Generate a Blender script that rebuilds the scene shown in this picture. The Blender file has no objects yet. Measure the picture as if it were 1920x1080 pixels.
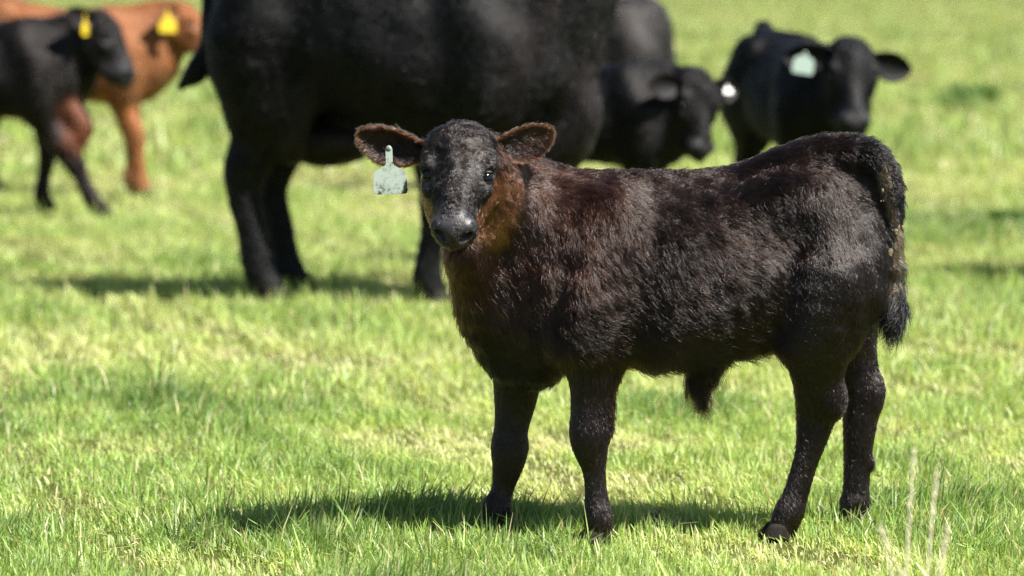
import bpy, math, time
import numpy as np
from mathutils import Vector, Matrix
from mathutils.kdtree import KDTree

R_ = math.radians
rng = np.random.default_rng(7)
scene = bpy.context.scene
COL = scene.collection
T0 = time.time()

# ------------------------------------------------------------------ camera
CAM_H, PITCH, FPX = 1.36, R_(5.08), 7758.0
cam_d = bpy.data.cameras.new('camera')
cam = bpy.data.objects.new('camera', cam_d); COL.objects.link(cam)
cam.location = (0, 0, CAM_H); cam.rotation_euler = (R_(90) - PITCH, 0, 0)
cam_d.sensor_width = 36.0; cam_d.lens = 36.0 * FPX / 1920.0
cam_d.clip_start = 0.1; cam_d.clip_end = 3000
cam_d.dof.use_dof = True; cam_d.dof.focus_distance = 8.90
cam_d.dof.aperture_fstop = 3.3; cam_d.dof.aperture_blades = 9
scene.camera = cam

# ------------------------------------------------------------------ sky, sun
SUN_EL = R_(53)
SUN_AZ_VEC = np.array([math.cos(R_(-33)), math.sin(R_(-33))])   # from the right, a little from the camera side
sun_dir = Vector((SUN_AZ_VEC[0] * math.cos(SUN_EL), SUN_AZ_VEC[1] * math.cos(SUN_EL), math.sin(SUN_EL)))
world = bpy.data.worlds.new('World'); scene.world = world; world.use_nodes = True
wn = world.node_tree.nodes; wl = world.node_tree.links
wn.clear()
sky = wn.new('ShaderNodeTexSky'); sky.sky_type = 'NISHITA'; sky.sun_disc = False
sky.sun_elevation = SUN_EL
sky.sun_rotation = math.atan2(sun_dir.x, sun_dir.y)
bg = wn.new('ShaderNodeBackground'); bg.inputs['Strength'].default_value = 0.05
wo = wn.new('ShaderNodeOutputWorld')
wl.new(sky.outputs[0], bg.inputs[0]); wl.new(bg.outputs[0], wo.inputs[0])
sun_d = bpy.data.lights.new('sun', 'SUN'); sun_d.energy = 5.0; sun_d.angle = R_(0.53)
sun_d.color = (1.0, 0.955, 0.88)
sun = bpy.data.objects.new('sun', sun_d); COL.objects.link(sun)
sun.rotation_euler = sun_dir.to_track_quat('Z', 'Y').to_euler()
sun.location = (6, 4, 8)
vs = scene.view_settings
vs.view_transform = 'Standard'; vs.look = 'None'; vs.gamma = 1.0; vs.use_curve_mapping = False
vs.exposure = 1.2
cy = scene.cycles
cy.max_bounces = 8; cy.diffuse_bounces = 3; cy.glossy_bounces = 3; cy.transmission_bounces = 6
cy.transparent_max_bounces = 8
cy.use_denoising = True
cy.sample_clamp_indirect = 6.0
try:
    cy.denoiser = 'OPENIMAGEDENOISE'; cy.denoising_input_passes = 'RGB_ALBEDO_NORMAL'; cy.denoising_prefilter = 'NONE'
except Exception:
    pass
try:
    scene.cycles_curves.shape = 'RIBBONS'
except Exception:
    pass

# ------------------------------------------------------------------ helpers
def P(px, py, Y):
    """world point at depth Y that lies on the line of sight of photo pixel (px, py)"""
    xr = (px - 960.0) / FPX; yr = -(py - 540.0) / FPX
    c, s = math.cos(PITCH), math.sin(PITCH)
    d = np.array([xr, c + yr * s, -s + yr * c])
    return np.array([0, 0, CAM_H]) + d * (Y / d[1])

def GR(Y):
    """photo row at which the ground lies at depth Y"""
    c, s = math.cos(PITCH), math.sin(PITCH)
    return 540 - FPX * (-CAM_H * c + Y * s) / (Y * c + CAM_H * s)

def nz(v):
    v = np.asarray(v, float); return v / (np.linalg.norm(v) + 1e-12)

def nzr(v):
    return v / (np.linalg.norm(v, axis=-1, keepdims=True) + 1e-12)

def tag(o, label=None, cat=None, group=None, kind=None):
    if label: o['label'] = label
    if cat: o['category'] = cat
    if group: o['group'] = group
    if kind: o['kind'] = kind
    return o

def empty(name, loc, rz=0.0):
    o = bpy.data.objects.new(name, None); COL.objects.link(o)
    o.location = loc; o.rotation_euler = (0, 0, rz); o.empty_display_size = 0.2
    return o

def mesh_obj(name, verts, faces, mat, parent=None, smooth=True, attrs=None):
    """faces: (n,4) / (n,3) int array or list"""
    me = bpy.data.meshes.new(name)
    if isinstance(faces, np.ndarray):
        n, k = faces.shape
        me.vertices.add(len(verts)); me.vertices.foreach_set('co', np.asarray(verts, np.float32).ravel())
        me.loops.add(n * k); me.loops.foreach_set('vertex_index', faces.astype(np.int32).ravel())
        me.polygons.add(n)
        me.polygons.foreach_set('loop_start', np.arange(0, n * k, k, dtype=np.int32))
        me.update(calc_edges=True)
    else:
        me.from_pydata([tuple(v) for v in verts], [], faces); me.update()
    if smooth:
        me.polygons.foreach_set('use_smooth', np.ones(len(me.polygons), bool))
    for an, (typ, data) in (attrs or {}).items():
        a = me.attributes.new(an, typ, 'POINT')
        if typ == 'FLOAT_COLOR':
            d4 = np.ones((len(data), 4), np.float32); d4[:, :3] = data
            a.data.foreach_set('color', d4.ravel())
        else:
            a.data.foreach_set('value', np.asarray(data, np.float32).ravel())
    me.validate()
    if mat: me.materials.append(mat)
    o = bpy.data.objects.new(name, me); COL.objects.link(o)
    if parent: o.parent = parent
    return o

class VNoise:
    """smooth vector noise: a sum of sines"""
    def __init__(self, freq, n=10, dim=3, seed=0):
        r = np.random.default_rng(seed)
        k = r.normal(size=(n, dim)); k /= np.linalg.norm(k, axis=1, keepdims=True)
        self.k = k * freq * r.uniform(0.5, 1.6, (n, 1)); self.ph = r.uniform(0, 6.28, n)
        self.a = r.normal(size=(n, 3)) / math.sqrt(n) * 1.2
    def vec(self, p):
        return np.sin(p @ self.k.T + self.ph) @ self.a
    def __call__(self, p):
        return self.vec(p)[:, 0]

# ------------------------------------------------------------------ materials
def new_mat(name):
    m = bpy.data.materials.new(name); m.use_nodes = True
    nt = m.node_tree; nt.nodes.clear()
    out = nt.nodes.new('ShaderNodeOutputMaterial')
    return m, nt, nt.nodes, nt.links, out

def attr_node(ns, name):
    a = ns.new('ShaderNodeAttribute'); a.attribute_name = name; a.attribute_type = 'GEOMETRY'
    return a

def noise_node(ns, ls, scale, detail=4, rough=0.6, coord='Object', stretch=None):
    tc = ns.new('ShaderNodeTexCoord'); n = ns.new('ShaderNodeTexNoise')
    n.inputs['Scale'].default_value = scale; n.inputs['Detail'].default_value = detail
    n.inputs['Roughness'].default_value = rough
    if stretch:
        mp = ns.new('ShaderNodeMapping'); mp.inputs['Scale'].default_value = stretch
        ls.new(tc.outputs[coord], mp.inputs[0]); ls.new(mp.outputs[0], n.inputs['Vector'])
    else:
        ls.new(tc.outputs[coord], n.inputs['Vector'])
    return n

def ramp(ns, stops):
    r = ns.new('ShaderNodeValToRGB'); e = r.color_ramp.elements
    while len(e) > 1: e.remove(e[-1])
    e[0].position = stops[0][0]; e[0].color = (*stops[0][1], 1)
    for p, c in stops[1:]:
        x = e.new(p); x.color = (*c, 1)
    return r

def mat_hide(name, rough=0.45, spec=0.22, bump=0.35, sheen=0.0, stretch=(1, 1, 0.35), scale=55):
    """short coat: colour from the 'col' attribute, lying-hair relief from stretched noise"""
    m, nt, ns, ls, out = new_mat(name)
    b = ns.new('ShaderNodeBsdfPrincipled')
    a = attr_node(ns, 'col')
    n1 = noise_node(ns, ls, 9, 5)
    mul = ns.new('ShaderNodeMix'); mul.data_type = 'RGBA'; mul.blend_type = 'MULTIPLY'
    mul.inputs[0].default_value = 0.55
    r = ramp(ns, [(0.25, (0.45, 0.45, 0.45)), (0.75, (1.35, 1.3, 1.25))])
    ls.new(n1.outputs['Fac'], r.inputs[0])
    ls.new(a.outputs['Color'], mul.inputs[6]); ls.new(r.outputs[0], mul.inputs[7])
    ls.new(mul.outputs[2], b.inputs['Base Color'])
    n2 = noise_node(ns, ls, scale, 6, 0.7, stretch=stretch)
    bp = ns.new('ShaderNodeBump'); bp.inputs['Strength'].default_value = bump; bp.inputs['Distance'].default_value = 0.02
    ls.new(n2.outputs['Fac'], bp.inputs['Height']); ls.new(bp.outputs[0], b.inputs['Normal'])
    rr = ns.new('ShaderNodeMapRange'); rr.inputs[3].default_value = rough - 0.1; rr.inputs[4].default_value = rough + 0.15
    ls.new(n2.outputs['Fac'], rr.inputs[0]); ls.new(rr.outputs[0], b.inputs['Roughness'])
    b.inputs['Specular IOR Level'].default_value = spec
    b.inputs['Sheen Weight'].default_value = sheen; b.inputs['Sheen Roughness'].default_value = 0.45
    b.inputs['Sheen Tint'].default_value = (0.75, 0.72, 0.75, 1)
    ls.new(b.outputs[0], out.inputs[0])
    return m

def mat_skin(name):
    """skin under the fur of the near calf, with the bare wet nose"""
    m, nt, ns, ls, out = new_mat(name)
    b = ns.new('ShaderNodeBsdfPrincipled')
    a = attr_node(ns, 'col'); w = attr_node(ns, 'bare')
    n2 = noise_node(ns, ls, 420, 3, 0.6)
    v = ns.new('ShaderNodeTexVoronoi'); v.inputs['Scale'].default_value = 260
    tc = ns.new('ShaderNodeTexCoord'); ls.new(tc.outputs['Object'], v.inputs['Vector'])
    bp = ns.new('ShaderNodeBump'); bp.inputs['Strength'].default_value = 0.15; bp.inputs['Distance'].default_value = 0.003
    ls.new(v.outputs['Distance'], bp.inputs['Height']); ls.new(bp.outputs[0], b.inputs['Normal'])
    ls.new(a.outputs['Color'], b.inputs['Base Color'])
    mr = ns.new('ShaderNodeMapRange'); mr.inputs[3].default_value = 0.6; mr.inputs[4].default_value = 0.42
    ls.new(w.outputs['Fac'], mr.inputs[0]); ls.new(mr.outputs[0], b.inputs['Roughness'])
    b.inputs['Specular IOR Level'].default_value = 0.5
    ls.new(b.outputs[0], out.inputs[0])
    return m

def mat_fur(name, rough=0.18, rrough=0.30, coat=0.0, ior=1.42):
    m, nt, ns, ls, out = new_mat(name)
    h = ns.new('ShaderNodeBsdfHairPrincipled')
    h.parametrization = 'COLOR'
    a = attr_node(ns, 'col')
    ls.new(a.outputs['Color'], h.inputs['Color'])
    h.inputs['Roughness'].default_value = rough
    h.inputs['Radial Roughness'].default_value = rrough
    h.inputs['Coat'].default_value = coat
    h.inputs['IOR'].default_value = ior
    h.inputs['Random Roughness'].default_value = 0.2
    ls.new(h.outputs[0], out.inputs[0])
    return m

def mat_simple(name, col, rough=0.5, spec=0.5, noise=None, bump=0.0):
    m, nt, ns, ls, out = new_mat(name)
    b = ns.new('ShaderNodeBsdfPrincipled')
    b.inputs['Base Color'].default_value = (*col, 1); b.inputs['Roughness'].default_value = rough
    b.inputs['Specular IOR Level'].default_value = spec
    if noise:
        sc, c2 = noise
        n = noise_node(ns, ls, sc, 6, 0.65)
        r = ramp(ns, [(0.35, col), (0.7, c2)])
        ls.new(n.outputs['Fac'], r.inputs[0]); ls.new(r.outputs[0], b.inputs['Base Color'])
        if bump:
            bp = ns.new('ShaderNodeBump'); bp.inputs['Strength'].default_value = bump; bp.inputs['Distance'].default_value = 0.003
            ls.new(n.outputs['Fac'], bp.inputs['Height']); ls.new(bp.outputs[0], b.inputs['Normal'])
    ls.new(b.outputs[0], out.inputs[0])
    return m

def mat_tag(name, col, dirt):
    m, nt, ns, ls, out = new_mat(name)
    b = ns.new('ShaderNodeBsdfPrincipled')
    n = noise_node(ns, ls, 55, 8, 0.75); n3 = noise_node(ns, ls, 160, 4, 0.8, stretch=(1, 1, 0.5))
    r = ramp(ns, [(0.52, col), (0.62, tuple(0.75 * c for c in col)), (0.70, dirt)])
    add = ns.new('ShaderNodeMath'); add.operation = 'MULTIPLY_ADD'; add.inputs[1].default_value = 0.35; add.inputs[2].default_value = -0.13
    ls.new(n3.outputs['Fac'], add.inputs[0])
    # grime gathers along the lower rim
    sx = ns.new('ShaderNodeSeparateXYZ'); tc = ns.new('ShaderNodeTexCoord'); ls.new(tc.outputs['Generated'], sx.inputs[0])
    mr = ns.new('ShaderNodeMapRange'); mr.inputs[1].default_value = 0.0; mr.inputs[2].default_value = 0.22
    mr.inputs[3].default_value = 0.12; mr.inputs[4].default_value = 0.0
    ls.new(sx.outputs['Z'], mr.inputs[0])
    s1 = ns.new('ShaderNodeMath'); s1.operation = 'ADD'; ls.new(n.outputs['Fac'], s1.inputs[0]); ls.new(add.outputs[0], s1.inputs[1])
    s2 = ns.new('ShaderNodeMath'); s2.operation = 'ADD'; ls.new(s1.outputs[0], s2.inputs[0]); ls.new(mr.outputs[0], s2.inputs[1])
    ls.new(s2.outputs[0], r.inputs[0]); ls.new(r.outputs[0], b.inputs['Base Color'])
    b.inputs['Roughness'].default_value = 0.5
    tl = ns.new('ShaderNodeBsdfTranslucent'); ls.new(r.outputs[0], tl.inputs[0])
    mx = ns.new('ShaderNodeMixShader'); mx.inputs[0].default_value = 0.3
    ls.new(b.outputs[0], mx.inputs[1]); ls.new(tl.outputs[0], mx.inputs[2]); ls.new(mx.outputs[0], out.inputs[0])
    return m

def mat_grass(name):
    m, nt, ns, ls, out = new_mat(name)
    a = attr_node(ns, 'col')
    b = ns.new('ShaderNodeBsdfPrincipled'); b.inputs['Roughness'].default_value = 0.42
    b.inputs['Specular IOR Level'].default_value = 0.45
    ls.new(a.outputs['Color'], b.inputs['Base Color'])
    tl = ns.new('ShaderNodeBsdfTranslucent')
    br = ns.new('ShaderNodeMix'); br.data_type = 'RGBA'; br.blend_type = 'MULTIPLY'; br.inputs[0].default_value = 1.0
    br.inputs[7].default_value = (1.25, 1.2, 0.7, 1)
    ls.new(a.outputs['Color'], br.inputs[6]); ls.new(br.outputs[2], tl.inputs[0])
    mx = ns.new('ShaderNodeMixShader'); mx.inputs[0].default_value = 0.42
    ls.new(b.outputs[0], mx.inputs[1]); ls.new(tl.outputs[0], mx.inputs[2]); ls.new(mx.outputs[0], out.inputs[0])
    return m

def mat_ground(name):
    m, nt, ns, ls, out = new_mat(name)
    b = ns.new('ShaderNodeBsdfPrincipled'); b.inputs['Roughness'].default_value = 0.9
    b.inputs['Specular IOR Level'].default_value = 0.1
    n1 = noise_node(ns, ls, 1.1, 8, 0.6); n2 = noise_node(ns, ls, 45, 8, 0.75)
    r1 = ramp(ns, [(0.3, (0.06, 0.08, 0.02)), (0.5, (0.12, 0.14, 0.035)), (0.7, (0.20, 0.19, 0.07))])
    r2 = ramp(ns, [(0.3, (0.5, 0.5, 0.5)), (0.7, (1.3, 1.3, 1.2))])
    ls.new(n1.outputs['Fac'], r1.inputs[0]); ls.new(n2.outputs['Fac'], r2.inputs[0])
    mul = ns.new('ShaderNodeMix'); mul.data_type = 'RGBA'; mul.blend_type = 'MULTIPLY'; mul.inputs[0].default_value = 1
    ls.new(r1.outputs[0], mul.inputs[6]); ls.new(r2.outputs[0], mul.inputs[7]); ls.new(mul.outputs[2], b.inputs['Base Color'])
    bp = ns.new('ShaderNodeBump'); bp.inputs['Strength'].default_value = 0.8; bp.inputs['Distance'].default_value = 0.03
    ls.new(n2.outputs['Fac'], bp.inputs['Height']); ls.new(bp.outputs[0], b.inputs['Normal'])
    ls.new(b.outputs[0], out.inputs[0])
    return m

M_GROUND = mat_ground('pasture_soil'); M_GRASS = mat_grass('grass_blade')
M_HIDE = mat_hide('short_black_coat'); M_HIDE_B = mat_hide('brown_coat', rough=0.55, spec=0.3, sheen=0.05)
M_SKIN = mat_skin('calf_skin'); M_FUR = mat_fur('calf_fur')
M_FUR2 = mat_fur('herd_fur', .24, .36, ior=1.27)
M_EYE = mat_simple('eye_gloss', (0.004, 0.004, 0.006), 0.08, 0.3)
M_LID = mat_simple('eyelid_skin', (.022, .019, .019), .5, .4, noise=(300, (.04, .036, .036)), bump=.5)
M_HOOF = mat_simple('hoof_horn', (0.010, 0.008, 0.007), 0.8, 0.15, noise=(60, (0.03, 0.025, 0.02)))
M_TAGG = mat_tag('pale_green_tag', (0.42, 0.50, 0.43), (0.07, 0.06, 0.035))
M_TAGG2 = mat_simple('mint_tag', (0.42, 0.54, 0.46), 0.5)
M_TAGY = mat_simple('yellow_tag', (0.75, 0.55, 0.02), 0.5, noise=(30, (0.6, 0.42, 0.02)))
M_TAGW = mat_simple('white_tag', (0.75, 0.75, 0.72), 0.4)
M_MUD = mat_simple('dried_dung', (0.07, 0.05, 0.03), 0.9, 0.1, noise=(150, (0.24, 0.19, 0.12)), bump=0.8)

# ------------------------------------------------------------------ implicit body modelling
def catmull(pts, n):
    pts = np.asarray(pts, float); m = len(pts)
    if m < 3:
        t = np.linspace(0, 1, n)[:, None]; return pts[0] * (1 - t) + pts[-1] * t
    ext = np.vstack([2 * pts[0] - pts[1], pts, 2 * pts[-1] - pts[-2]])
    u = np.linspace(0, m - 1 - 1e-9, n); i = u.astype(int); f = (u - i)[:, None]
    p0, p1, p2, p3 = ext[i], ext[i + 1], ext[i + 2], ext[i + 3]
    return 0.5 * (2 * p1 + (p2 - p0) * f + (2 * p0 - 5 * p1 + 4 * p2 - p3) * f ** 2 + (3 * p1 - p0 - 3 * p2 + p3) * f ** 3)

class Body:
    """list of soft primitives, each with coat attributes; blended into one continuous surface"""
    def __init__(self):
        self.pr = []
    def add(self, kind, data, lo, hi, k, sub=False, **at):
        d = dict(kind=kind, data=data, lo=np.asarray(lo, float), hi=np.asarray(hi, float), k=k, sub=sub,
                 col=(0.012, 0.009, 0.009), length=0.02, flow=(0, 0, -1), dens=1.0, lift=0.35, bare=0.0, wt=1.0)
        d.update(at); self.pr.append(d)
    def loft(self, st, k=0.03, e=2.3, egg=0.15, **at):
        st = np.asarray(st, float); order = np.argsort(st[:, 0]); st = st[order]
        s = catmull(st, 160)
        lo = (s[:, 0].min() - .05, -s[:, 3].max() * 1.3 - .05, s[:, 2].min() - .05)
        hi = (s[:, 0].max() + .05, s[:, 3].max() * 1.3 + .05, s[:, 1].max() + .05)
        self.add('loft', (s, e, egg), lo, hi, k, **at)
    def tube(self, pts, rad, side=(0, 1, 0), k=0.03, smooth=True, sub=False, **at):
        pts = np.asarray(pts, float); rad = np.asarray([(r, r) if np.isscalar(r) else r for r in rad], float)
        if smooth and len(pts) > 2:
            n = (len(pts) - 1) * 3 + 1
            both = catmull(np.hstack([pts, rad]), n); pts, rad = both[:, :3], np.maximum(both[:, 3:], 0.002)
        R = rad.max() + 0.03 + k
        self.add('tube', (pts, rad, nz(side)), pts.min(0) - R, pts.max(0) + R, k, sub, **at)
    def ell(self, c, r, axes=None, k=0.03, sub=False, **at):
        A = np.eye(3) if axes is None else np.asarray(axes, float)
        R = max(r) + 0.03 + k
        self.add('ell', (np.asarray(c, float), A, np.asarray(r, float)), np.asarray(c) - R, np.asarray(c) + R, k, sub, **at)

    @staticmethod
    def dist(p, X, Y, Z):
        if p['kind'] == 'loft':
            s, e, egg = p['data']
            xs = s[:, 0]
            top = np.interp(X, xs, s[:, 1]); bot = np.interp(X, xs, s[:, 2]); w = np.interp(X, xs, s[:, 3])
            c = (top + bot) / 2; h = np.maximum((top - bot) / 2, .01)
            q = (Z - c) / h
            w = np.maximum(w * (1 - egg * np.clip(q, -1, 1)), .01)
            rho = (np.abs(Y / w) ** e + np.abs(q) ** e) ** (1 / e)
            d = (rho - 1) * np.minimum(w, h)
            ox = np.maximum(np.maximum(xs[0] - X, X - xs[-1]), 0)
            return np.where(ox > 0, np.sqrt(np.maximum(d, 0) ** 2 + ox ** 2), d)
        if p['kind'] == 'ell':
            c, A, r = p['data']
            dx, dy, dz = X - c[0], Y - c[1], Z - c[2]
            q = [(A[i, 0] * dx + A[i, 1] * dy + A[i, 2] * dz) / r[i] for i in range(3)]
            k0 = np.sqrt(q[0] ** 2 + q[1] ** 2 + q[2] ** 2)
            k1 = np.sqrt((q[0] / r[0]) ** 2 + (q[1] / r[1]) ** 2 + (q[2] / r[2]) ** 2) + 1e-9
            return k0 * (k0 - 1) / k1
        pts, rad, side = p['data']
        out = None
        for i in range(len(pts) - 1):
            a, b = pts[i], pts[i + 1]; L = np.linalg.norm(b - a)
            if L < 1e-6: continue
            t = (b - a) / L
            u = nz(side - t * side.dot(t)); v = np.cross(t, u)
            dx, dy, dz = X - a[0], Y - a[1], Z - a[2]
            al = dx * t[0] + dy * t[1] + dz * t[2]
            s = np.clip(al / L, 0, 1); qt = al - s * L
            qu = dx * u[0] + dy * u[1] + dz * u[2]; qv = dx * v[0] + dy * v[1] + dz * v[2]
            ru = rad[i, 0] + (rad[i + 1, 0] - rad[i, 0]) * s; rv = rad[i, 1] + (rad[i + 1, 1] - rad[i, 1]) * s
            m = np.minimum(ru, rv)
            d = (np.sqrt((qu / ru) ** 2 + (qv / rv) ** 2 + (qt / m) ** 2) - 1) * m
            out = d if out is None else np.minimum(out, d)
        return out

    def build(self, h, smooth_iter=3):
        lo = np.min([p['lo'] for p in self.pr if not p['sub']], 0) - 3 * h
        hi = np.max([p['hi'] for p in self.pr if not p['sub']], 0) + 3 * h
        ax = [np.arange(lo[i], hi[i] + h, h).astype(np.float32) for i in range(3)]
        D = np.full([len(a) for a in ax], 0.5, np.float32)
        for p in self.pr:
            sl = []
            for i in range(3):
                i0 = max(int((p['lo'][i] - lo[i]) / h), 0); i1 = min(int((p['hi'][i] - lo[i]) / h) + 2, len(ax[i]))
                sl.append(slice(i0, i1))
            sl = tuple(sl)
            X = ax[0][sl[0]][:, None, None]; Y = ax[1][sl[1]][None, :, None]; Z = ax[2][sl[2]][None, None, :]
            d = self.dist(p, X, Y, Z)
            B = D[sl]; k = p['k']
            if p['sub']:
                d = -d; hh = np.clip(.5 - .5 * (B - d) / k, 0, 1)
                D[sl] = B * (1 - hh) + d * hh + k * hh * (1 - hh)
            else:
                hh = np.clip(.5 + .5 * (B - d) / k, 0, 1)
                D[sl] = B * (1 - hh) + d * hh - k * hh * (1 - hh)
        V, F = surface_nets(D, lo, h)
        V = lap(V, F, smooth_iter)
        return V, F

    def attributes(self, V, N):
        """blend coat attributes of the primitives near each vertex"""
        W = np.zeros(len(V)); col = np.zeros((len(V), 3)); ln = np.zeros(len(V)); fl = np.zeros((len(V), 3))
        de = np.zeros(len(V)); li = np.zeros(len(V)); ba = np.zeros(len(V))
        for p in self.pr:
            if p['sub'] or p['wt'] <= 0: continue
            m = np.all((V > p['lo']) & (V < p['hi']), axis=1)
            if not m.any(): continue
            v = V[m]
            d = self.dist(p, v[:, 0], v[:, 1], v[:, 2])
            w = p['wt'] * np.exp(-np.maximum(d, 0) / 0.010) + 1e-9
            f = p['flow'](v) if callable(p['flow']) else np.broadcast_to(np.asarray(p['flow'], float), v.shape)
            c = p['col'](v) if callable(p['col']) else np.asarray(p['col'], float)
            W[m] += w; col[m] += w[:, None] * c; ln[m] += w * p['length']; fl[m] += w[:, None] * f
            de[m] += w * p['dens']; li[m] += w * p['lift']; ba[m] += w * p['bare']
        W = np.maximum(W, 1e-9)
        fl = fl / W[:, None]
        fl = fl - N * np.sum(fl * N, 1, keepdims=True)
        return dict(col=col / W[:, None], length=ln / W, flow=nzr(fl), dens=de / W, lift=li / W, bare=ba / W)

def surface_nets(D, lo, h):
    S = D < 0
    nx, ny, nz_ = D.shape
    cnt = np.zeros((nx - 1, ny - 1, nz_ - 1), np.int8)
    cs = [(i, j, k) for i in (0, 1) for j in (0, 1) for k in (0, 1)]
    for i, j, k in cs:
        cnt += S[i:nx - 1 + i, j:ny - 1 + j, k:nz_ - 1 + k]
    act = (cnt > 0) & (cnt < 8)
    I = np.argwhere(act); idx = np.full(act.shape, -1, np.int32); idx[act] = np.arange(len(I))
    acc = np.zeros((len(I), 3)); num = np.zeros(len(I))
    for a in range(len(cs)):
        for b in range(a + 1, len(cs)):
            if sum(abs(cs[a][q] - cs[b][q]) for q in range(3)) != 1: continue
            ca, cb = np.array(cs[a]), np.array(cs[b])
            da = D[tuple((I + ca).T)]; db = D[tuple((I + cb).T)]
            m = (da < 0) != (db < 0)
            t = np.where(m, da / np.where(m, da - db, 1), 0)
            acc += np.where(m[:, None], ca + (cb - ca) * t[:, None], 0); num += m
    V = (I + acc / num[:, None]) * h + lo
    faces = []
    def quads(axis):
        sh = [slice(None)] * 3; sh2 = [slice(None)] * 3
        sh[axis] = slice(0, -1); sh2[axis] = slice(1, None)
        A, B = S[tuple(sh)], S[tuple(sh2)]
        E = np.argwhere(A != B)
        o = [q for q in range(3) if q != axis]
        ok = (E[:, o[0]] > 0) & (E[:, o[1]] > 0) & (E[:, o[0]] < D.shape[o[0]] - 1) & (E[:, o[1]] < D.shape[o[1]] - 1)
        E = E[ok]; ins = A[tuple(E.T)]
        def c(d0, d1):
            Q = E.copy(); Q[:, o[0]] -= d0; Q[:, o[1]] -= d1; return idx[tuple(Q.T)]
        q = np.stack([c(1, 1), c(0, 1), c(0, 0), c(1, 0)], 1)
        flip = ~ins if axis != 1 else ins
        q[flip] = q[flip][:, ::-1]
        faces.append(q)
    for a in range(3): quads(a)
    return V, np.vstack(faces)

def lap(V, F, it, lam=0.5):
    e = np.vstack([F[:, [0, 1]], F[:, [1, 2]], F[:, [2, 3]], F[:, [3, 0]]])
    n = len(V); deg = np.bincount(e.ravel(), minlength=n).astype(float)
    for s in range(it):
        S = np.stack([np.bincount(e[:, 0], V[e[:, 1], c], n) + np.bincount(e[:, 1], V[e[:, 0], c], n) for c in range(3)], 1)
        V = V + (lam if s % 2 == 0 else -lam * 0.9 if it > 4 else lam) * (S / np.maximum(deg, 1)[:, None] - V)
    return V

def vnormals(V, F):
    a = V[F[:, 2]] - V[F[:, 0]]; b = V[F[:, 3 if F.shape[1] == 4 else 1]] - V[F[:, 1 if F.shape[1] == 4 else 0]]
    fn = np.cross(a, b) if F.shape[1] == 4 else np.cross(V[F[:, 1]] - V[F[:, 0]], V[F[:, 2]] - V[F[:, 0]])
    N = np.zeros_like(V)
    for c in range(F.shape[1]):
        for q in range(3): N[:, q] += np.bincount(F[:, c], fn[:, q], len(V))
    return nzr(N)

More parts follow.
